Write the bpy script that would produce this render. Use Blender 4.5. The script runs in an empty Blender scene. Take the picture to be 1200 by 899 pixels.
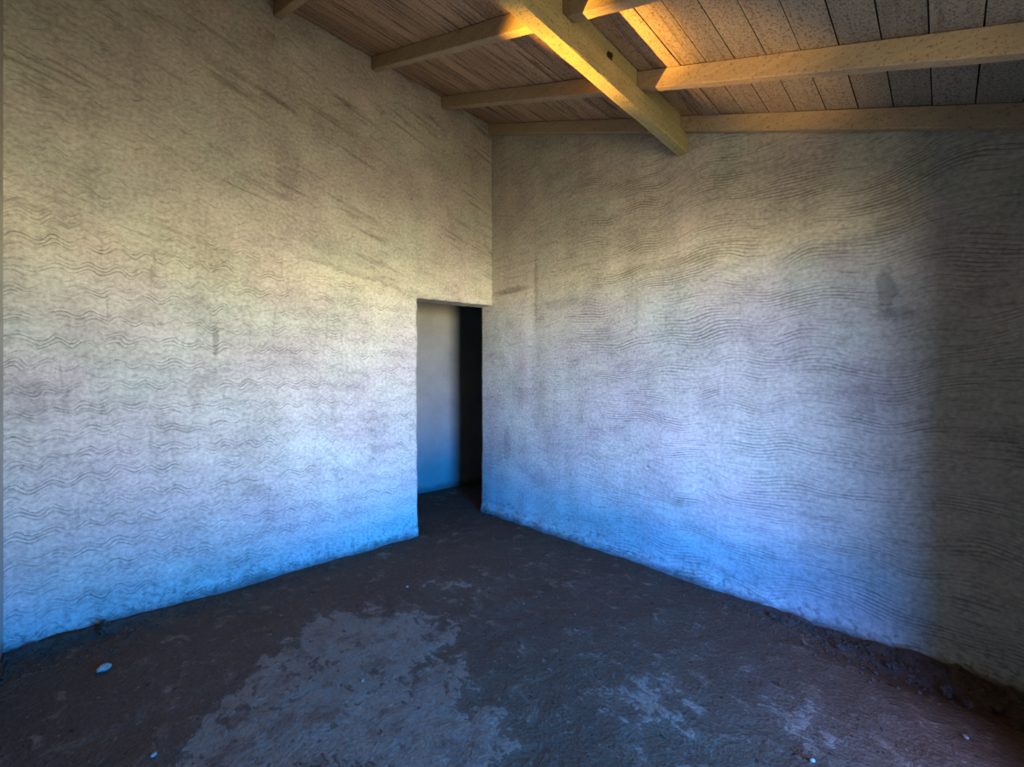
import bpy, bmesh, math, random
from mathutils import Vector, noise as mn, Matrix

random.seed(7)
scene = bpy.context.scene
COL = scene.collection

# ------------------------------------------------------------------ room frame
# +Y runs along the left wall towards the far corner, +X along the back wall.
XL, YB = -3.23, 2.835          # faces of the left wall and of the back wall
YF, XR = -0.386, 1.00           # front wall face, low side wall face
TH = 0.17                      # masonry thickness
EYE = 1.35
F, CX, CY = 487.0, 600.0, 449.5
SLOPE = 0.423
def zceil(x): return 4.01 - SLOPE * (x - XL)

CR, SR = 0.720, 0.694          # cos / sin of the camera's yaw
def floor_at(px, py):
    s = F * EYE / (py - CY); d = (px - CX) / F
    return (-s * (-SR * d + CR), s * (CR * d + SR))

# ------------------------------------------------------------------ helpers
def fbm(x, y, z=0.0, o=4):
    return mn.fractal(Vector((x, y, z)), 1.0, 2.0, o)
def sstep(a, b, x):
    t = max(0.0, min(1.0, (x - a) / (b - a))); return t * t * (3 - 2 * t)
def lin(c):
    return tuple(((v / 255) / 12.92 if v / 255 <= 0.04045 else ((v / 255 + 0.055) / 1.055) ** 2.4) for v in c)

def link(name, me, mat, parent=None):
    o = bpy.data.objects.new(name, me)
    for m in (mat if isinstance(mat, (list, tuple)) else [mat]): me.materials.append(m)
    COL.objects.link(o)
    if parent: o.parent = parent
    return o
def from_bm(name, bm, mat, parent=None, smooth=False):
    bmesh.ops.recalc_face_normals(bm, faces=bm.faces)
    me = bpy.data.meshes.new(name); bm.to_mesh(me); bm.free()
    if smooth:
        for p in me.polygons: p.use_smooth = True
    return link(name, me, mat, parent)
def tag(o, label=None, cat=None, group=None, kind=None):
    if label: o['label'] = label
    if cat: o['category'] = cat
    if group: o['group'] = group
    if kind: o['kind'] = kind
    return o

def add_box(bm, x0, x1, y0, y1, z0, z1, mi=0, zt=None):
    """box; zt(x) gives a sloping top"""
    zt = zt or (lambda x: z1)
    v = [bm.verts.new(p) for p in ((x0,y0,z0),(x1,y0,z0),(x1,y1,z0),(x0,y1,z0),
         (x0,y0,zt(x0)),(x1,y0,zt(x1)),(x1,y1,zt(x1)),(x0,y1,zt(x0)))]
    for f in ((0,3,2,1),(4,5,6,7),(0,1,5,4),(1,2,6,5),(2,3,7,6),(3,0,4,7)):
        bm.faces.new([v[i] for i in f]).material_index = mi

def add_slab(bm, us, rows, front, back, caps=(True, True)):
    """a closed slab: front(u,v) displaced grid, back(u,v) flat grid, stitched. rows(u)-> list of v"""
    nu = len(us); A = []; B = []
    for u in us:
        vs = rows(u)
        A.append([bm.verts.new(front(u, v)) for v in vs])
        B.append([bm.verts.new(back(u, v)) for v in (vs[0], vs[-1])])
    nv = len(A[0])
    for i in range(nu - 1):
        for j in range(nv - 1):
            bm.faces.new((A[i][j], A[i+1][j], A[i+1][j+1], A[i][j+1])).smooth = True
        bm.faces.new((B[i][0], B[i][1], B[i+1][1], B[i+1][0]))
        bm.faces.new((A[i][0], B[i][0], B[i+1][0], A[i+1][0]))
        bm.faces.new((A[i][-1], A[i+1][-1], B[i+1][1], B[i][1]))
    if caps[0]: bm.faces.new(A[0] + [B[0][1], B[0][0]])
    if caps[1]: bm.faces.new(list(reversed(A[-1])) + [B[-1][0], B[-1][1]])
    return A, B

def lerp_list(a, b, step):
    n = max(1, int(round((b - a) / step))); return [a + (b - a) * i / n for i in range(n + 1)]

# ------------------------------------------------------------------ node expressions
class E:
    def __init__(s, g, sock): s.g, s.s = g, sock
    def __add__(s, o): return s.g.m('ADD', s, o)
    __radd__ = __add__
    def __mul__(s, o): return s.g.m('MULTIPLY', s, o)
    __rmul__ = __mul__
    def __sub__(s, o): return s.g.m('SUBTRACT', s, o)
    def __rsub__(s, o): return s.g.m('SUBTRACT', o, s)
    def __truediv__(s, o): return s.g.m('DIVIDE', s, o)
class G:
    def __init__(s, name):
        s.mat = bpy.data.materials.new(name); s.mat.use_nodes = True
        s.t = s.mat.node_tree; s.t.nodes.clear()
        s.out = s.t.nodes.new('ShaderNodeOutputMaterial')
        s.bs = s.t.nodes.new('ShaderNodeBsdfPrincipled')
        s.t.links.new(s.bs.outputs[0], s.out.inputs[0])
        tc = s.t.nodes.new('ShaderNodeTexCoord')
        s.pos = tc.outputs['Object']
        sp = s.t.nodes.new('ShaderNodeSeparateXYZ'); s.t.links.new(s.pos, sp.inputs[0])
        s.x, s.y, s.z = (E(s, sp.outputs[i]) for i in range(3))
    def put(s, inp, v):
        if isinstance(v, E): s.t.links.new(v.s, inp)
        else: inp.default_value = v
    def m(s, op, *a, clamp=False):
        n = s.t.nodes.new('ShaderNodeMath'); n.operation = op; n.use_clamp = clamp
        for i, v in enumerate(a): s.put(n.inputs[i], v)
        return E(s, n.outputs[0])
    def vec(s, x, y, z=0.0):
        n = s.t.nodes.new('ShaderNodeCombineXYZ')
        for i, v in enumerate((x, y, z)): s.put(n.inputs[i], v)
        return E(s, n.outputs[0])
    def noise(s, v, scale=1.0, detail=3.0, rough=0.5, dist=0.0):
        n = s.t.nodes.new('ShaderNodeTexNoise'); s.put(n.inputs['Vector'], v)
        n.inputs['Scale'].default_value = scale; n.inputs['Detail'].default_value = detail
        n.inputs['Roughness'].default_value = rough; n.inputs['Distortion'].default_value = dist
        return E(s, n.outputs[0])
    def voro(s, v, scale):
        n = s.t.nodes.new('ShaderNodeTexVoronoi'); s.put(n.inputs['Vector'], v)
        n.inputs['Scale'].default_value = scale
        return E(s, n.outputs['Distance'])
    def ss(s, a, b, x, lo=0.0, hi=1.0):
        n = s.t.nodes.new('ShaderNodeMapRange'); n.interpolation_type = 'SMOOTHSTEP'
        if a > b: a, b, lo, hi = b, a, hi, lo
        s.put(n.inputs['Value'], x)
        for k, v in (('From Min', a), ('From Max', b), ('To Min', lo), ('To Max', hi)): n.inputs[k].default_value = v
        return E(s, n.outputs[0])
    def mix(s, f, a, b):
        n = s.t.nodes.new('ShaderNodeMix'); n.data_type = 'RGBA'
        s.put(n.inputs[0], f)
        for i, v in ((6, a), (7, b)):
            if isinstance(v, E): s.t.links.new(v.s, n.inputs[i])
            else: n.inputs[i].default_value = (*v, 1)
        return E(s, n.outputs[2])
    def scale(s, c, f):
        n = s.t.nodes.new('ShaderNodeMix'); n.data_type = 'RGBA'; n.blend_type = 'MULTIPLY'
        n.inputs[0].default_value = 1.0
        s.put(n.inputs[6], c if isinstance(c, E) else (*c, 1))
        s.t.links.new(s.grey(f).s, n.inputs[7])
        return E(s, n.outputs[2])
    def grey(s, f):
        n = s.t.nodes.new('ShaderNodeCombineColor')
        for i in range(3): s.put(n.inputs[i], f)
        return E(s, n.outputs[0])
    def attr(s, name):
        n = s.t.nodes.new('ShaderNodeAttribute'); n.attribute_name = name
        return E(s, n.outputs['Fac'])
    def ell(s, u, v, u0, v0, ru, rv):
        a = (u - u0) * (1 / ru); b = (v - v0) * (1 / rv)
        return s.m('SQRT', a * a + b * b)
    def finish(s, col, rough=0.9, height=None, dist=0.01, strength=1.0, spec=0.2):
        s.put(s.bs.inputs['Base Color'], col)
        s.put(s.bs.inputs['Roughness'], rough)
        s.bs.inputs['Specular IOR Level'].default_value = spec
        if height is not None:
            b = s.t.nodes.new('ShaderNodeBump'); b.inputs['Distance'].default_value = dist
            b.inputs['Strength'].default_value = strength
            s.put(b.inputs['Height'], height)
            s.t.links.new(b.outputs[0], s.bs.inputs['Normal'])
        return s.mat

TAU = 2 * math.pi
PLASTER = (0.475, 0.455, 0.375)

def plaster(name, side):
    g = G(name)
    u, v = (g.y, g.z) if side == 'left' else (g.x, g.z)
    P = g.vec(u, v, 0.0)
    broad = g.noise(P, 0.9, 3, 0.5)
    mid = g.noise(P, 3.5, 4, 0.6)
    fine = g.noise(P, 45, 4, 0.6)
    drip = g.noise(g.vec(u * 7.0, v * 0.8), 1.0, 4, 0.6)
    # trowel sweeps, falling slightly to the right
    su = u * 0.97 - v * 0.24; sv = u * 0.24 + v * 0.97
    if side == 'back': su, sv = u, v
    sweep = g.noise(g.vec(su * 1.6, sv * 22.0), 1.0, 4, 0.62, 0.6)
    sweepmask = g.ss(0.42, 0.62, g.noise(g.vec(su * 1.3, sv * 3.0, 4.0), 1.0, 3, 0.6))
    streak = g.ss(0.50, 0.66, sweep) * sweepmask
    if side == 'left':
        zone = g.ss(2.42, 2.12, v + (mid - 0.5) * 0.5)
        ph = g.noise(g.vec(u * 2.2, v * 5.0), 1.0, 2, 0.5)
        amp = g.noise(g.vec(u * 1.1, v * 1.6, 7.0), 1.0, 1, 0.5)
        zig = g.m('SINE', (u * (1 / 0.125) + ph * 1.1) * TAU) * (amp * 0.036 - 0.003)
        h = v + zig + (g.noise(g.vec(u * 1.3, v * 0.6, 2.0), 1.0, 2, 0.5) - 0.5) * 0.16
        row = g.m('FRACT', h * (1 / 0.128))
        rowm = g.ss(0.10, 0.25, row) * g.ss(0.80, 0.55, row)
        ln = g.m('ABSOLUTE', g.m('FRACT', (h + (fine - 0.5) * 0.016) * (1 / 0.0205)) - 0.5)
        line = g.ss(0.24, 0.02, ln)
        patch = g.ss(0.36, 0.62, g.noise(g.vec(u * 5.5, v * 10.0, 1.0), 1.0, 5, 0.68))
        groove = line * rowm * patch * zone * 0.95
        vert = g.ss(0.60, 0.72, g.noise(g.vec(u * 20.0, v * 2.6, 3.0), 1.0, 3, 0.6)) * zone
        streak = streak * (1.0 - zone * 0.75)
    else:
        long = g.noise(g.vec(u * 1.25, v * 1.1, 3.0), 1.0, 2, 0.45)
        h = v + (long - 0.5) * 0.34 + g.m('SINE', (u * 1.9 + broad * 1.4) * TAU) * 0.014
        ln = g.m('ABSOLUTE', g.m('FRACT', (h + (fine - 0.5) * 0.010) * (1 / 0.0185)) - 0.5)
        line = g.ss(0.26, 0.03, ln)
        patch = g.ss(0.42, 0.66, g.noise(g.vec(u * 2.2, h * 8.5, 1.0), 1.0, 5, 0.66))
        near = g.ss(-2.9, -1.7, u + (mid - 0.5) * 1.2)
        groove = line * patch * near
        vert = g.ss(0.60, 0.74, g.noise(g.vec(u * 14.0, v * 1.2, 3.0), 1.0, 3, 0.6)) * 0.6
        streak = streak * 0.4
    scratch = g.ss(0.54, 0.70, g.noise(g.vec(u * 7.0, (h if side == 'left' else h) * 75.0, 5.0), 1.0, 4, 0.7, 0.3))
    crust = g.ss(0.56, 0.68, g.noise(P, 13.0, 6, 0.72))
    smear = g.ss(0.56, 0.70, g.noise(P, 2.4, 5, 0.65, 1.2))
    shade = (0.88 + (broad - 0.5) * 0.50 + (mid - 0.5) * 0.62 + (drip - 0.5) * 0.30 + (fine - 0.5) * 1.0)
    pore = g.ss(0.62, 0.70, g.noise(P, 85.0, 3, 0.7))
    shade = shade * (1.0 - scratch * 0.34) * (1.0 + crust * 0.16) * (1.0 - pore * 0.30) * (1.0 - groove * 0.42) * (1.0 - streak * 0.40) * (1.0 - vert * 0.18) * (1.0 - smear * 0.16)
    rag = g.noise(P, 8.0, 5, 0.65)
    if side == 'left':                      # lower coat of plaster ends in a ragged line beside the door head
        ed = v - 2.12 + (u - 1.94) * 0.150 + (rag - 0.5) * 0.16
        coat = g.ss(0.012, -0.012, ed) * g.ss(0.60, 1.15, u)
        lip = g.ss(0.06, 0.0, ed) * g.ss(-0.01, 0.005, ed) * g.ss(0.80, 1.15, u)
    else:
        ed = v - 2.24 + (rag - 0.5) * 0.10
        coat = g.ss(0.012, -0.012, ed) * g.ss(-2.62, -2.74, u + (rag - 0.5) * 0.15)
        lip = g.ss(0.05, 0.0, ed) * g.ss(-0.01, 0.005, ed) * g.ss(-2.62, -2.80, u)
    shade = shade * (1.0 + coat * 0.13) * (1.0 - lip * 0.16)
    # marks with a place of their own
    def mark(u0, v0, ru, rv, k):
        nonlocal shade
        e = g.ell(u, v, u0, v0, ru, rv) + (mid - 0.5) * 1.1 + (fine - 0.5) * 0.5
        shade = shade * (1.0 - g.ss(1.1, 0.5, e) * k)
    if side == 'left':
        mark(0.48, 1.62, 0.022, 0.12, 0.30)
        mark(0.70, 0.62, 0.10, 0.05, 0.22)
        mark(0.38, 1.30, 0.05, 0.13, 0.14)
        mark(1.22, 1.15, 0.03, 0.16, 0.12)
        mark(1.3, 2.40, 0.5, 0.10, 0.10)
        mark(0.9, 2.9, 0.10, 0.35, 0.14)
    else:
        mark(-0.20, 1.83, 0.05, 0.17, 0.34)
        mark(-0.16, 1.70, 0.09, 0.04, 0.25)
        mark(-2.95, 2.27, 0.25, 0.035, 0.30)
        mark(-2.62, 2.25, 0.03, 0.40, 0.20)
        mark(-2.35, 2.05, 0.28, 0.06, 0.18)
        mark(-3.0, 0.75, 0.06, 0.25, 0.18)
        mark(-1.4, 2.2, 0.4, 0.05, 0.16)
    # splashed soil and mould above the floor
    spot = g.ss(0.50, 0.62, g.noise(P, 26, 4, 0.65))
    splash = g.ss(0.26, 0.03, v + (mid - 0.5) * 0.22) * spot
    edge = g.ss(0.075, 0.01, v + (g.noise(P, 9, 4, 0.6) - 0.5) * 0.10)
    tint = g.ss(0.40, 0.62, g.noise(P, 1.5, 3, 0.55, 0.4))
    base = g.mix(tint, PLASTER, (0.465, 0.422, 0.37))
    base = g.mix(g.ss(0.48, 0.66, g.noise(g.vec(u, v, 9.0), 1.9, 3, 0.6)) * 0.5, base, (0.44, 0.48, 0.385))
    col = g.scale(base, shade)
    col = g.mix(splash * 0.62, col, (0.10, 0.115, 0.10))
    col = g.mix(edge * 0.8, col, (0.085, 0.07, 0.06))
    height = (1.0 - groove) * 0.40 + mid * 0.6 + fine * 0.30 + crust * 0.25 - scratch * 0.15 + (1.0 - streak) * 0.12 - vert * 0.1
    return g.finish(col, 0.92, height, 0.010, 0.75, 0.15)

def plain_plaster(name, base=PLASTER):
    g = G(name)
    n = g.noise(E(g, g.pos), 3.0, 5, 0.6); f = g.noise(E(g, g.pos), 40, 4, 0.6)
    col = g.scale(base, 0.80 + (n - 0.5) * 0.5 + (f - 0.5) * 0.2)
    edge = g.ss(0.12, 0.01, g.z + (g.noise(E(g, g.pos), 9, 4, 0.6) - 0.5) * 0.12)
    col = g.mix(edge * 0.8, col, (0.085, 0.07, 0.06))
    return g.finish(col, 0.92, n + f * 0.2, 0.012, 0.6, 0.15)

def soil_floor(name):
    g = G(name)
    P = E(g, g.pos)
    n1 = g.noise(P, 2.0, 5, 0.62, 0.4); n2 = g.noise(P, 9.0, 6, 0.66, 0.5); n3 = g.noise(P, 60, 4, 0.6)
    flat = g.noise(g.vec(g.x * 12.0, g.y * 26.0), 1.0, 5, 0.65, 0.8)
    t = g.attr('screed') * 0.85 + (n2 - 0.5) * 2.6 + (n1 - 0.5) * 1.6 + (flat - 0.5) * 1.3
    scr = g.ss(0.44, 0.58, t)
    film = g.ss(0.05, 0.62, t) * 0.30
    dirt = g.mix(n1, (0.084, 0.040, 0.019), (0.138, 0.070, 0.035))
    dirt = g.mix(g.ss(0.56, 0.72, n2), dirt, (0.21, 0.112, 0.058))
    conc = g.mix(n1, (0.175, 0.108, 0.066), (0.280, 0.176, 0.106))
    conc = g.mix(g.ss(0.47, 0.64, g.noise(P, 7.0, 6, 0.70)) * 0.7, conc, (0.15, 0.065, 0.034))
    col = g.mix(g.m('MAXIMUM', scr, film), dirt, conc)
    fleck = g.ss(0.60, 0.72, g.noise(P, 30, 5, 0.7))
    col = g.mix(fleck * 0.45, col, (0.40, 0.23, 0.14))
    pit = g.ss(0.36, 0.28, g.noise(P, 22, 4, 0.6))
    col = g.scale(col, (1.0 - pit * 0.50) * (0.60 + n3 * 0.8))
    return g.finish(col, 0.93, n2 * 0.9 + n3 * 0.35 + flat * 0.3 - scr * 0.15 - pit * 0.3, 0.020, 1.0, 0.12)

def board_wood(name):
    g = G(name)
    oi = g.t.nodes.new('ShaderNodeAttribute'); oi.attribute_name = 'board'
    k = E(g, oi.outputs['Fac'])
    P = E(g, g.pos)
    grain = g.noise(g.vec(g.x * 55.0, g.y * 2.2, k * 9.0), 1.0, 5, 0.65, 0.5)
    pit = g.noise(g.vec(g.x * 120.0, g.y * 85.0, k * 5.0), 1.0, 3, 0.75)
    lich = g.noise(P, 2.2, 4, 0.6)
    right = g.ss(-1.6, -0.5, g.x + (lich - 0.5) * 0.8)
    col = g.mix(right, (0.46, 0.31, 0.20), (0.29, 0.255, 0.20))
    col = g.scale(col, (0.80 + k * 0.4) * (0.72 + (lich - 0.5) * 0.5 + 0.28))
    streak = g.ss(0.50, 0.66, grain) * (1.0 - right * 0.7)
    col = g.mix(streak * 0.75, col, (0.050, 0.035, 0.027))
    col = g.mix(g.ss(0.50, 0.64, pit) * 0.70, col, (0.055, 0.045, 0.036))
    col = g.mix(g.ss(0.40, 0.28, pit) * 0.65, col, (0.48, 0.42, 0.33))
    return g.finish(col, 0.9, grain * 0.6 + pit * 0.6, 0.006, 0.8, 0.15)

def timber(name, a, b, axis, speck=0.5):
    g = G(name)
    P = E(g, g.pos)
    l, w = (g.x, g.y) if axis == 'x' else (g.y, g.x)
    grain = g.noise(g.vec(l * 2.5, w * 40.0, g.z * 40.0), 1.0, 5, 0.6, 0.4)
    blot = g.noise(P, 6.0, 4, 0.6)
    pit = g.noise(P, 95.0, 3, 0.7)
    big = g.ss(0.66, 0.74, g.noise(P, 16.0, 3, 0.6))
    col = g.mix(blot, a, b)
    col = g.scale(col, 0.80 + (grain - 0.5) * 0.55 + 0.12)
    col = g.mix(g.ss(0.55, 0.66, pit) * speck, col, (0.085, 0.06, 0.03))
    col = g.mix(big * 0.5, col, (0.11, 0.075, 0.04))
    return g.finish(col, 0.8, grain * 0.5 + pit * 0.3, 0.004, 0.8, 0.25)

def rubble_mat(name, a, b):
    g = G(name); P = E(g, g.pos)
    n = g.noise(P, 18, 5, 0.65); f = g.noise(P, 90, 3, 0.6)
    return g.finish(g.scale(g.mix(n, a, b), 0.7 + f * 0.6), 0.95, n + f * 0.3, 0.01, 1.0, 0.1)

M_LEFT = plaster('combed_plaster_left', 'left')
M_BACK = plaster('combed_plaster_back', 'back')
M_WALL = plain_plaster('rough_plaster')
M_BOUNCE = plain_plaster('warm_bounce_plaster', (0.50, 0.40, 0.24))  # warm colour made up for unseen walls, to warm the bounced light
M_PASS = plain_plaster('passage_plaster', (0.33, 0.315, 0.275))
M_FLOOR = soil_floor('soil_over_screed')
M_BOARD = board_wood('weathered_boards')
g = G('dark_sky_backing'); M_BACKING = g.finish((0.012, 0.010, 0.009, 1), 0.9)  # unseen dark sheet above the boards, added to block the sky
M_RAFTER = timber('pale_rafter_timber', (0.36, 0.27, 0.16), (0.47, 0.37, 0.235), 'x', 0.55)
M_BEAM = timber('beam_timber', (0.27, 0.245, 0.110), (0.43, 0.375, 0.195), 'y', 0.75)
M_SOIL = rubble_mat('loose_soil', (0.052, 0.031, 0.020), (0.115, 0.070, 0.045))
M_PALE = rubble_mat('pale_stone', (0.24, 0.19, 0.14), (0.40, 0.33, 0.25))
M_RUST = rubble_mat('rusty_iron', (0.03, 0.022, 0.018), (0.07, 0.045, 0.03))

# ------------------------------------------------------------------ walls
DOOR_Y = 1.94
def lintel(y): return 2.105 + 0.05 * (y - DOOR_Y) / (YB - DOOR_Y)

def left_disp(y, z):
    d = 0.010 * fbm(y * 1.1, z * 1.1, 3.1, 3) + 0.0035 * fbm(y * 6, z * 6, 1.7, 3)
    edge = 2.12 + 0.105 * (DOOR_Y - y) / 0.7 + 0.035 * fbm(y * 7, z * 2, 5.5, 4)
    layer = sstep(edge + 0.012, edge - 0.012, z) * sstep(0.75, 1.15, y)
    d += 0.010 * layer
    d += 0.02 * sstep(0.10, -0.02, z + 0.03 * fbm(y * 5, 0, 2.2, 3))
    return d
def left_front(y, z):
    # ragged door edge
    yy = y
    if z < 2.12:
        wgt = sstep(DOOR_Y - 0.10, DOOR_Y, y) * sstep(2.10, 2.04, z) * (y <= DOOR_Y)
        yy += wgt * (0.010 * fbm(z * 5, 1.3, 0.2, 4))
    return (XL + left_disp(y, z), yy, z)

bm = bmesh.new()
def lint(u): return lintel(u) + 0.006 * fbm(u * 9, 0.4, 0, 3) * sstep(DOOR_Y, DOOR_Y + 0.08, u)
def upper(u): return [lint(u) + (4.02 - lint(u)) * i / 78 for i in range(79)]
ysA = lerp_list(YF - TH, DOOR_Y, 0.022)
LOW = lerp_list(-0.12, lintel(DOOR_Y), 0.024)
A, _ = add_slab(bm, ysA, lambda u: LOW[:-1] + upper(DOOR_Y), left_front, lambda u, v: (XL - TH, u, v), (True, False))
ysB = lerp_list(DOOR_Y, YB, 0.022)
add_slab(bm, ysB, upper, left_front, lambda u, v: (XL - TH, u, v), (False, True))
jamb = A[-1][:len(LOW)]
bm.faces.new(list(reversed(jamb)) + [bm.verts.new((XL - TH, DOOR_Y, -0.12)), bm.verts.new((XL - TH, DOOR_Y, lintel(DOOR_Y)))])
bmesh.ops.remove_doubles(bm, verts=bm.verts, dist=0.0004)
tag(from_bm('wall_left', bm, M_LEFT), kind='structure')

def back_disp(x, z):
    d = 0.010 * fbm(x * 1.0, z * 1.0, 8.1, 3) + 0.0035 * fbm(x * 6, z * 6, 4.7, 3)
    edge = 2.24 + 0.03 * fbm(x * 8, 0.3, 6.5, 4)
    d += 0.008 * sstep(edge + 0.01, edge - 0.01, z) * sstep(-2.60, -2.75, x + 0.03 * fbm(z * 4, 0.1, 1.1, 3))
    d += 0.03 * sstep(0.12, -0.02, z + 0.05 * fbm(x * 5, 0, 9.2, 4))
    return d
bm = bmesh.new()
xs = lerp_list(XL - TH, XR + TH, 0.024)
add_slab(bm, xs, lambda u: [-0.12 + (zceil(u) + 0.01 + 0.12) * i / 150 for i in range(151)],
         lambda x, z: (x + (0.006 * fbm(z * 6, 2.2, 0.7, 3) if x < XL - TH + 0.001 else 0), YB - back_disp(x, z), z),
         lambda u, v: (u, YB + TH, v))
tag(from_bm('wall_back', bm, M_BACK), kind='structure')

bm = bmesh.new()
add_box(bm, XL, XR + TH, YF - TH, YF, -0.12, 0, zt=lambda x: zceil(x) + 0.01)
tag(from_bm('wall_front', bm, M_WALL), kind='structure')

# low side wall with the open doorway the daylight comes through (right of the frame)
OY0, OY1, OZ = 0.63, 1.60, 2.02
bm = bmesh.new()
zt = lambda x: zceil(x) + 0.01
add_box(bm, XR, XR + TH, YF, OY0, -0.12, 0, zt=zt)
add_box(bm, XR, XR + TH, OY1, YB, -0.12, 0, zt=zt)
add_box(bm, XR, XR + TH, OY0, OY1, OZ, 0, zt=zt)
tag(from_bm('wall_right', bm, M_BOUNCE), kind='structure')

bm = bmesh.new()
add_box(bm, 0.48, 0.62, 1.92, YB - 0.03, -0.12, 0, zt=lambda x: zceil(x) - 0.02)  # unseen stub added to shade the right end of the back wall
tag(from_bm('wall_shade_blocker', bm, M_BOUNCE), kind='structure')

# passage behind the door
XP = -4.43
bm = bmesh.new()
add_box(bm, XP - TH, XP, -0.6, 5.6, -0.12, 2.7)
add_box(bm, XP, XL - TH, -0.6, -0.43, -0.12, 2.7)
add_box(bm, XP, XL - TH, 5.43, 5.6, -0.12, 2.7)
add_box(bm, XL - TH, XL - 0.02, YB + TH, 5.6, -0.12, 2.7)
add_box(bm, XP, XL - TH, -0.6, 5.6, 2.6, 2.7)
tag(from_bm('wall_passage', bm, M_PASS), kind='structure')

# ------------------------------------------------------------------ floor
def inside(p, poly):
    x, y = p; c = False; n = len(poly)
    for i in range(n):
        x1, y1 = poly[i]; x2, y2 = poly[(i + 1) % n]
        if (y1 > y) != (y2 > y) and x < (x2 - x1) * (y - y1) / (y2 - y1) + x1: c = not c
    return c
def dist_poly(p, poly):
    best = 9.0; px, py = p; n = len(poly)
    for i in range(n):
        x1, y1 = poly[i]; x2, y2 = poly[(i + 1) % n]
        dx, dy = x2 - x1, y2 - y1; L = dx * dx + dy * dy
        t = max(0, min(1, ((px - x1) * dx + (py - y1) * dy) / L)) if L else 0
        best = min(best, math.hypot(px - x1 - t * dx, py - y1 - t * dy))
    return best
SCREED = [[floor_at(*p) for p in poly] for poly in (
    [(395,712),(430,706),(470,716),(520,722),(560,716),(540,745),(525,765),(560,800),(585,830),(612,870),(622,930),
     (150,930),(215,860),(290,800),(330,760),(360,730)],
    [(650,800),(690,775),(720,800),(760,790),(800,810),(830,850),(790,880),(740,870),(690,850)],
    [(870,790),(905,798),(950,835),(985,880),(940,875),(900,835)],
    [(680,735),(720,750),(700,775),(665,765)],
    [(605,650),(660,665),(720,690),(690,700),(640,680)],
    [(500,590),(545,600),(535,612),(495,605)],
)]
GAIN = (1.0, 0.50, 0.75, 0.45, 0.40, 0.3)
gx = lerp_list(XP - 0.05, XR + 1.2, 0.028); gy = lerp_list(-0.62, 5.6, 0.028)
bm = bmesh.new()
V = []; vals = []
def floor_z(x, y):
    z = 0.010 * fbm(x * 1.3, y * 1.3, 0.3, 4) + 0.004 * fbm(x * 9, y * 9, 2.3, 4)
    if x > XL - 0.02 and y < YB + 0.1:
        db = max(0, YB - y); dl = max(0, x - XL)
        nb = 0.5 + 0.5 * fbm(x * 4, y * 4, 7.3, 4)
        z += (0.018 + 0.045 * sstep(-1.3, -0.2, x)) * max(0, nb) * math.exp(-(db / 0.10) ** 2)
        if y < DOOR_Y + .05: z += 0.030 * max(0, nb) * math.exp(-(dl / 0.09) ** 2) * (1 + 1.0 * sstep(0.4, -0.2, y))
        # trodden groove beside the bank on the right
        z -= 0.015 * sstep(-0.9, -0.3, x) * math.exp(-((db - 0.22) / 0.06) ** 2)
    return z
for x in gx:
    col = []
    for y in gy:
        col.append(bm.verts.new((x, y, floor_z(x, y))))
        s = 0.0
        if x > XL and y < YB + 1:
            for poly, k in zip(SCREED, GAIN):
                d = dist_poly((x, y), poly); d = d if inside((x, y), poly) else -d
                s = max(s, k * sstep(-0.13, 0.12, d) * (0.72 + 0.28 * sstep(0, 0.25, d)))
        vals.append(s)
    V.append(col)
for i in range(len(gx) - 1):
    for j in range(len(gy) - 1):
        bm.faces.new((V[i][j], V[i+1][j], V[i+1][j+1], V[i][j+1])).smooth = True
me = bpy.data.meshes.new('floor'); bm.to_mesh(me); bm.free()
at = me.attributes.new('screed', 'FLOAT', 'POINT')
at.data.foreach_set('value', vals)
tag(link('floor', me, M_FLOOR), kind='structure')

# ------------------------------------------------------------------ ceiling boards
bm = bmesh.new()
PITCH = 0.1345; x = -0.035 - PITCH * 25
bvals = []
k = 0
while x < XR + TH + 0.1:
    x0, x1 = x + 0.0015 + random.uniform(0, 0.0015), x + PITCH - 0.0015 - random.uniform(0, 0.002)
    dz = random.uniform(-0.0015, 0.003); tint = random.random()
    n0 = len(bm.verts)
    ys = lerp_list(YF - TH, YB + TH, 0.3)
    rings = []
    for y in ys:
        w = 0.0012 * fbm(y * 2, k * 3.1, 0, 2)
        zb = dz + 0.001 * fbm(y * 1.5, k * 7.7, 3, 2)
        rings.append([bm.verts.new(p) for p in (
            (x0 + w, y, zceil(x0) + zb), (x1 + w, y, zceil(x1) + zb),
            (x1 + w, y, zceil(x1) + 0.022), (x0 + w, y, zceil(x0) + 0.022))])
    for a, b in zip(rings, rings[1:]):
        for i in range(4): bm.faces.new((a[i], a[(i+1) % 4], b[(i+1) % 4], b[i]))
    bm.faces.new(rings[0]); bm.faces.new(list(reversed(rings[-1])))
    bvals += [tint] * (len(bm.verts) - n0)
    x += PITCH; k += 1
n0 = len(bm.verts)
xa, xb = XL - TH, XR + TH + 0.25
vv = [bm.verts.new(p) for p in ((xa, YF-TH, zceil(xa)+.02), (xb, YF-TH, zceil(xb)+.02), (xb, YB+TH, zceil(xb)+.02), (xa, YB+TH, zceil(xa)+.02),
      (xa, YF-TH, zceil(xa)+.06), (xb, YF-TH, zceil(xb)+.06), (xb, YB+TH, zceil(xb)+.06), (xa, YB+TH, zceil(xa)+.06))]
for f in ((0,3,2,1),(4,5,6,7),(0,1,5,4),(1,2,6,5),(2,3,7,6),(3,0,4,7)):
    bm.faces.new([vv[i] for i in f]).material_index = 1
bvals += [0.5] * 8
bmesh.ops.recalc_face_normals(bm, faces=bm.faces)
me = bpy.data.meshes.new('ceiling'); bm.to_mesh(me); bm.free()
at = me.attributes.new('board', 'FLOAT', 'POINT'); at.data.foreach_set('value', bvals)
tag(link('ceiling', me, [M_BOARD, M_BACKING]), kind='structure')

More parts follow.
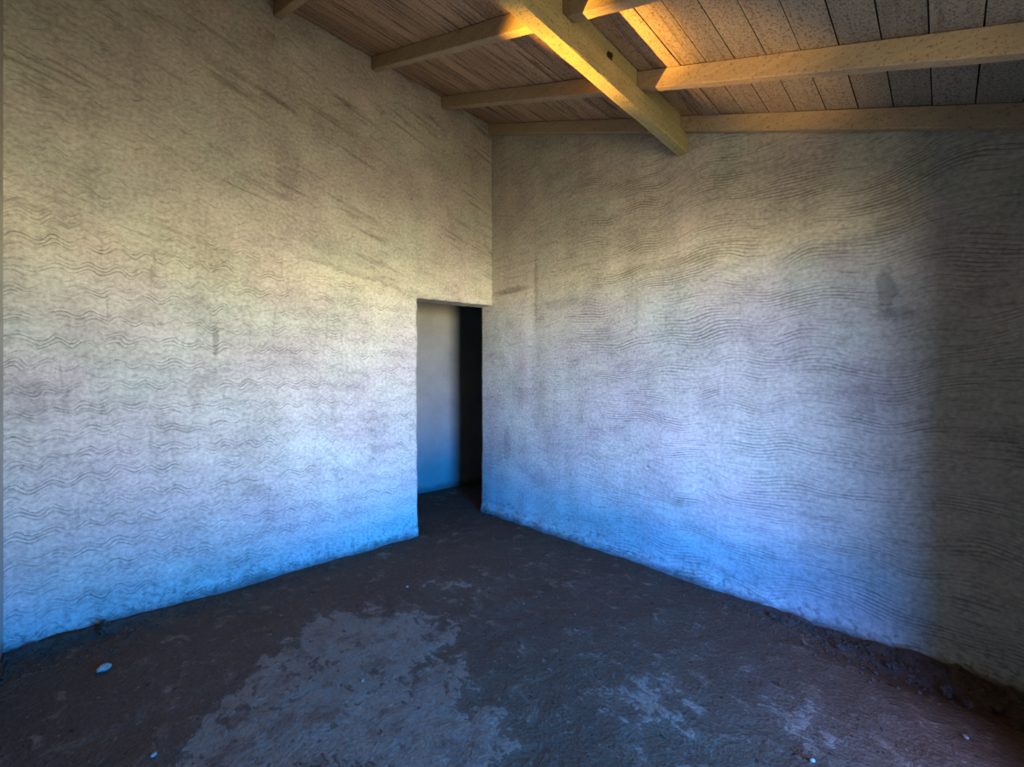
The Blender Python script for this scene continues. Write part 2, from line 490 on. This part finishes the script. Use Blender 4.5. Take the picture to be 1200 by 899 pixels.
# ------------------------------------------------------------------ roof timbers
def add_stick(bm, pts, wv, hv, bev, seed, wob=0.003):
    """a sawn timber through pts: wv/hv half vectors of its section, chamfered, slightly uneven"""
    wv, hv = Vector(wv), Vector(hv)
    bw, bh = bev / wv.length, bev / hv.length
    sec = [(-1+bw,-1),(1-bw,-1),(1,-1+bh),(1,1-bh),(1-bw,1),(-1+bw,1),(-1,1-bh),(-1,-1+bh)]
    rings = []
    for i, p in enumerate(pts):
        r = []
        for j, (a, b) in enumerate(sec):
            q = Vector(p) + wv * a + hv * b
            e = wob * fbm(q.x * 5 + seed, q.y * 5, q.z * 5 + j, 3)
            r.append(bm.verts.new(q + (wv.normalized() * a + hv.normalized() * min(b, 0)) * e))
        rings.append(r)
    n = len(sec)
    for a, b in zip(rings, rings[1:]):
        for j in range(n): bm.faces.new((a[j], a[(j+1) % n], b[(j+1) % n], b[j]))
    bm.faces.new(rings[0]); bm.faces.new(list(reversed(rings[-1])))

RH = 0.105                       # vertical depth of a rafter
def rafter(y0, y1, label, seed, group='rafters under the roof boards'):
    bm = bmesh.new()
    xs = lerp_list(XL + 0.004, XR - 0.004, 0.05)
    pts = [(x, (y0 + y1) / 2, zceil(x) - RH / 2 - 0.002) for x in xs]
    add_stick(bm, pts, (0, (y1 - y0) / 2, 0), (0, 0, RH / 2), 0.005, seed)
    o = from_bm('rafter', bm, M_RAFTER)
    return tag(o, label, 'rafter', group)
rafter(0.81, 0.86, 'pale sawn roof rafter at the top left, only its wall end in view', 1)
rafter(1.52, 1.57, 'pale sawn roof rafter crossing the beam at the top edge, second from the far wall', 2)
rafter(2.195, 2.245, 'pale sawn roof rafter next to the far wall, warmly lit just right of the beam', 3)
rafter(2.775, YB - 0.018, 'pale timber laid flat against the top of the far right wall', 4, 'rafters under the roof boards')

bm = bmesh.new()
ZB0, ZB1 = 2.920, 3.042
ys = lerp_list(YF + 0.003, YB - 0.014, 0.05)
add_stick(bm, [(-1.240, y, (ZB0 + ZB1) / 2) for y in ys], (0.036, 0, 0), (0, 0, (ZB1 - ZB0) / 2), 0.005, 11)
beam = tag(from_bm('roof_beam', bm, M_BEAM), 'heavy yellowish timber beam running under the rafters into the far right wall', 'beam', kind='thing')

def blocking(y0, y1, label, seed):
    bm = bmesh.new()
    zt = zceil(-1.246)
    add_stick(bm, [(-1.246, y, (ZB1 + 0.003 + zt) / 2) for y in lerp_list(y0, y1, 0.05)], (0.014, 0, 0), (0, 0, (zt - ZB1 - 0.003) / 2), 0.003, seed, 0.002)
    return tag(from_bm('blocking_board', bm, M_BEAM), label, 'blocking board', 'blocking boards on the beam')
blocking(0.865, 1.515, 'short greenish board standing on the beam at the top edge, before the second rafter', 21)
b2 = blocking(1.575, 2.19, 'short greenish board on the beam between the two middle rafters, dark bolt in it', 22)
blocking(2.25, 2.77, 'short greenish board on the beam in the shade next to the far wall', 23)
bm = bmesh.new()
bmesh.ops.create_cone(bm, cap_ends=True, segments=6, radius1=0.013, radius2=0.011, depth=0.018, matrix=Matrix.Translation((-1.223, 1.905, 3.088)) @ Matrix.Rotation(math.pi / 2, 4, 'Y'))
bmesh.ops.create_cone(bm, cap_ends=True, segments=16, radius1=0.024, radius2=0.024, depth=0.004, matrix=Matrix.Translation((-1.230, 1.905, 3.088)) @ Matrix.Rotation(math.pi / 2, 4, 'Y'))
from_bm('bolt', bm, M_RUST, b2)['label'] = 'dark rusty bolt'

# ------------------------------------------------------------------ loose soil and stones
CLODS = ((905, 727, .016), (985, 762, .018), (1045, 785, .020), (1110, 812, .026), (1165, 832, .028), (1135, 828, .018))
KEEP = []
for px, py, r in CLODS + ((122, 746, .034), (122, 788, .026)):
    x, y = floor_at(px, py); KEEP.append((max(x, XL + r + 0.06), min(y, YB - r - 0.075), r))
def clear(x, y, r):
    return all(math.hypot(x - a, y - b) > r * 1.5 + c * 1.35 for a, b, c in KEEP)
def add_lump(bm, c, r, seed, flat=0.6, sub=2, rough=0.35):
    m = Matrix.Translation(c) @ Matrix.Rotation(seed * 1.7, 4, 'Z') @ Matrix.Diagonal((r, r * 0.75, r * flat, 1))
    res = bmesh.ops.create_icosphere(bm, subdivisions=sub, radius=1.0)
    for v in res['verts']:
        n = v.co.normalized()
        v.co = n * (1 + rough * fbm(n.x * 1.3 + seed * 3.7, n.y * 1.3, n.z * 1.3, 4))
        v.co = m @ v.co

def bank_h(x, d):
    # height of the crumbled bank, d = distance from the far wall
    k = sstep(-1.9, -1.3, x) * (0.35 + 0.65 * sstep(-1.2, 0.0, x))
    wdt = 0.075 + 0.075 * sstep(-1.1, 0.0, x)
    lump = 0.5 + 0.75 * abs(fbm(x * 9, d * 11, 1.2, 5)) + 0.5 * fbm(x * 3, d * 3, 4.2, 3)
    return 0.050 * k * max(0.0, lump) * math.exp(-(d / wdt) ** 2) - 0.006
def lbank_h(y, d):
    k = 0.30 + 0.70 * sstep(0.7, -0.1, y)
    wdt = 0.05 + 0.08 * sstep(0.5, -0.2, y)
    lump = 0.5 + 0.75 * abs(fbm(y * 9 + 5, d * 11, 6.2, 5)) + 0.5 * fbm(y * 3, d * 3, 8.2, 3)
    return 0.030 * k * max(0.0, lump) * math.exp(-(d / wdt) ** 2) - 0.006
def bank_mesh(us, ds, pos):
    bm = bmesh.new()
    V = [[bm.verts.new(pos(u, d)) for d in ds] for u in us]
    for i in range(len(us) - 1):
        for j in range(len(ds) - 1): bm.faces.new((V[i][j], V[i+1][j], V[i+1][j+1], V[i][j+1])).smooth = True
    return bm
bm = bank_mesh(lerp_list(-2.0, 0.46, 0.009), lerp_list(0.052, 0.40, 0.009), lambda x, d: (x, YB - d, floor_z(x, YB - d) + bank_h(x, d)))
for i in range(900):
    x = -1.7 + 2.12 * random.random() ** 0.7
    d = 0.065 + abs(random.gauss(0, 0.10)) * (0.5 + 0.7 * sstep(-1.2, -0.1, x))
    r = random.uniform(0.003, 0.010) * (0.6 + 0.8 * sstep(-1.2, 0.1, x))
    if clear(x, YB - d, r): add_lump(bm, (x, YB - d, floor_z(x, YB - d) + max(0, bank_h(x, d)) + r * 0.2), r, i * 0.37, 0.7, 1, 0.6)
tag(from_bm('crumbled_soil', bm, M_SOIL), 'bank of dark crumbled soil along the foot of the far right wall', 'soil', kind='stuff')
bm = bank_mesh(lerp_list(YF + 0.01, DOOR_Y - 0.03, 0.009), lerp_list(0.045, 0.32, 0.009), lambda y, d: (XL + d, y, floor_z(XL + d, y) + lbank_h(y, d)))
for i in range(600):
    y = -0.36 + 2.2 * random.random() ** 1.8
    d = 0.060 + abs(random.gauss(0, 0.11)) * (0.5 + 0.8 * sstep(0.6, -0.2, y))
    r = random.uniform(0.003, 0.009)
    if clear(XL + d, y, r): add_lump(bm, (XL + d, y, floor_z(XL + d, y) + max(0, lbank_h(y, d)) + r * 0.2), r, i * 0.53, 0.7, 1, 0.6)
tag(from_bm('crumbled_soil', bm, M_SOIL), 'low bank of dark crumbled soil along the foot of the left wall', 'soil', kind='stuff')

def stone(name, px, py, r, mat, label, cat, seed, flat=0.55, group=None):
    x, y = floor_at(px, py)
    x = max(x, XL + r + 0.06); y = min(y, YB - r - 0.075)
    bm = bmesh.new(); add_lump(bm, (0, 0, 0), r, seed, flat, 3, 0.35 if cat == 'stone' else 0.75)
    bm2 = from_bm(name, bm, mat, smooth=(cat == 'stone'))
    gz = max(floor_z(x + v.co.x, y + v.co.y) + max(0.0, bank_h(x + v.co.x, YB - y - v.co.y), lbank_h(y + v.co.y, x + v.co.x - XL)) - v.co.z for v in bm2.data.vertices)
    bm2.location = (x, y, gz + 0.003)
    return tag(bm2, label, cat, group)
stone('stone', 122, 788, 0.026, M_PALE, 'pale flat stone on the soil near the left wall', 'stone', 1)
stone('clod', 122, 746, 0.034, M_SOIL, 'dark lump of soil against the foot of the left wall', 'clod', 2, 0.8)
stone('stone', 180, 888, 0.010, M_PALE, 'small whitish chip on the grey floor at the bottom left', 'stone', 3)
stone('stone', 477, 689, 0.010, M_PALE, 'tiny pale pebble on bare soil in front of the doorway', 'stone', 4)
stone('stone', 425, 799, 0.007, M_PALE, 'tiny white pebble on the grey screed in the middle', 'stone', 5)
stone('stone', 952, 894, 0.010, M_PALE, 'small pale pebble on brown soil at the bottom edge, right of centre', 'stone', 6)
stone('stone', 1132, 866, 0.009, M_PALE, 'small pale pebble on brown soil at the bottom right', 'stone', 7)
for i, (px, py, r) in enumerate(CLODS):
    stone('clod', px, py, r, M_SOIL, 'dark clod of soil in the bank under the far right wall', 'clod', 20 + i, 0.75, 'clods under the far right wall')

# ------------------------------------------------------------------ daylight
w = bpy.data.worlds.new('sky_and_ground'); scene.world = w; w.use_nodes = True
nt = w.node_tree; nt.nodes.clear()
out = nt.nodes.new('ShaderNodeOutputWorld'); bg = nt.nodes.new('ShaderNodeBackground')
tc = nt.nodes.new('ShaderNodeTexCoord'); sp = nt.nodes.new('ShaderNodeSeparateXYZ')
mr = nt.nodes.new('ShaderNodeMapRange'); mr.inputs[1].default_value = -1; mr.inputs[2].default_value = 1
cr = nt.nodes.new('ShaderNodeValToRGB')
stops = [(-1.0, (0.10, 0.083, 0.055)), (-0.60, (0.18, 0.148, 0.095)), (-0.36, (0.25, 0.208, 0.125)), (-0.20, (0.86, 0.74, 0.51)), (-0.10, (1.60, 1.45, 1.02)),
         (-0.030, (1.45, 1.41, 1.00)), (0.0, (0.12, 0.70, 1.55)), (0.035, (0.0, 0.40, 1.55)), (0.28, (0.0, 0.33, 1.4)), (0.70, (0.05, 0.24, 1.0)), (1.0, (0.24, 0.28, 0.75))]
el = cr.color_ramp.elements
while len(el) > 1: el.remove(el[-1])
for i, (z, c) in enumerate(stops):
    e = el[0] if i == 0 else el.new((z + 1) / 2)
    e.position = (z + 1) / 2; e.color = (*c, 1)
nt.links.new(tc.outputs['Generated'], sp.inputs[0]); 
my = nt.nodes.new('ShaderNodeMath'); my.operation = 'MULTIPLY_ADD'; my.inputs[1].default_value = -0.9; my.inputs[2].default_value = 1.0
nt.links.new(sp.outputs[1], my.inputs[0])
mx = nt.nodes.new('ShaderNodeMath'); mx.operation = 'MAXIMUM'; mx.inputs[1].default_value = 1.0; nt.links.new(my.outputs[0], mx.inputs[0])
mz = nt.nodes.new('ShaderNodeMath'); mz.operation = 'MULTIPLY'; nt.links.new(sp.outputs[2], mz.inputs[0]); nt.links.new(mx.outputs[0], mz.inputs[1])
ma = nt.nodes.new('ShaderNodeMath'); ma.operation = 'MULTIPLY_ADD'; ma.inputs[1].default_value = 0.16; ma.inputs[2].default_value = -0.16
nt.links.new(mx.outputs[0], ma.inputs[0])
mb = nt.nodes.new('ShaderNodeMath'); mb.operation = 'ADD'; nt.links.new(mz.outputs[0], mb.inputs[0]); nt.links.new(ma.outputs[0], mb.inputs[1])
nt.links.new(mb.outputs[0], mr.inputs[0])
nt.links.new(mr.outputs[0], cr.inputs[0]); 
mw = nt.nodes.new('ShaderNodeMath'); mw.operation = 'MULTIPLY_ADD'           # brighter towards the sunny side
nt.links.new(sp.outputs[1], mw.inputs[0]); mw.inputs[1].default_value = -8.0; mw.inputs[2].default_value = 9.4
m2 = nt.nodes.new('ShaderNodeMath'); m2.operation = 'MULTIPLY_ADD'           # and dimmer again far round that side
nt.links.new(sp.outputs[1], m2.inputs[0]); m2.inputs[1].default_value = 30.0; m2.inputs[2].default_value = 31.0
m3 = nt.nodes.new('ShaderNodeMath'); m3.operation = 'MINIMUM'; nt.links.new(mw.outputs[0], m3.inputs[0]); nt.links.new(m2.outputs[0], m3.inputs[1])
mc = nt.nodes.new('ShaderNodeMath'); mc.operation = 'MAXIMUM'; nt.links.new(m3.outputs[0], mc.inputs[0]); mc.inputs[1].default_value = 1.5
nt.links.new(mc.outputs[0], bg.inputs[1])
nt.links.new(cr.outputs[0], bg.inputs[0]); nt.links.new(bg.outputs[0], out.inputs[0])
w.cycles.sampling_method = 'MANUAL'; w.cycles.sample_map_resolution = 256

ld = bpy.data.lights.new('doorway_portal', 'AREA'); ld.shape = 'RECTANGLE'
ld.size = OZ; ld.size_y = OY1 - OY0; ld.cycles.is_portal = True
lo = bpy.data.objects.new('doorway_portal', ld); COL.objects.link(lo)
lo.location = (XR + TH * 0.5, (OY0 + OY1) / 2, OZ / 2)
lo.rotation_euler = Vector((-1, 0, 0)).to_track_quat('-Z', 'Y').to_euler()
# make the rectangle's sides follow z / y
lo.rotation_euler = (math.radians(0), math.radians(90), 0)

def spot(name, loc, target, energy, color, angle, blend, radius):
    d = bpy.data.lights.new(name, 'SPOT'); d.energy = energy; d.color = color
    d.spot_size = math.radians(angle); d.spot_blend = blend; d.shadow_soft_size = radius
    o = bpy.data.objects.new(name, d); COL.objects.link(o); o.location = loc
    o.rotation_euler = (Vector(target) - Vector(loc)).to_track_quat('-Z', 'Y').to_euler()
spot('warm_patch_fill', (-2.75, -0.2, 1.3), (-1.42, 1.53, 2.95), 420, (1.0, 0.46, 0.05), 17, 1.0, 0.03)  # added fill for the warm patch on the beam, no real lamp here
spot('warm_patch_fill', (-2.75, -0.2, 1.3), (-0.80, 2.15, 2.92), 75, (1.0, 0.52, 0.14), 17, 1.0, 0.03)  # weaker added fill towards the rafter right of the beam

# ------------------------------------------------------------------ camera
cd = bpy.data.cameras.new('camera'); cam = bpy.data.objects.new('camera', cd); COL.objects.link(cam)
cd.sensor_fit = 'HORIZONTAL'; cd.sensor_width = 36.0; cd.lens = F / 1200 * 36.0
cd.clip_start = 0.02
cam.location = (0, 0, EYE)
cam.rotation_euler = (math.radians(90), 0, math.atan2(CR, SR))
scene.camera = cam

vs = scene.view_settings
vs.view_transform = 'Standard'; vs.look = 'None'; vs.gamma = 1.0; vs.use_curve_mapping = False
vs.exposure = 2.85
c = scene.cycles
c.use_denoising = True
c.denoising_input_passes = 'RGB_ALBEDO_NORMAL'; c.denoising_prefilter = 'ACCURATE'
c.max_bounces = 8; c.diffuse_bounces = 6
c.sample_clamp_indirect = 8.0
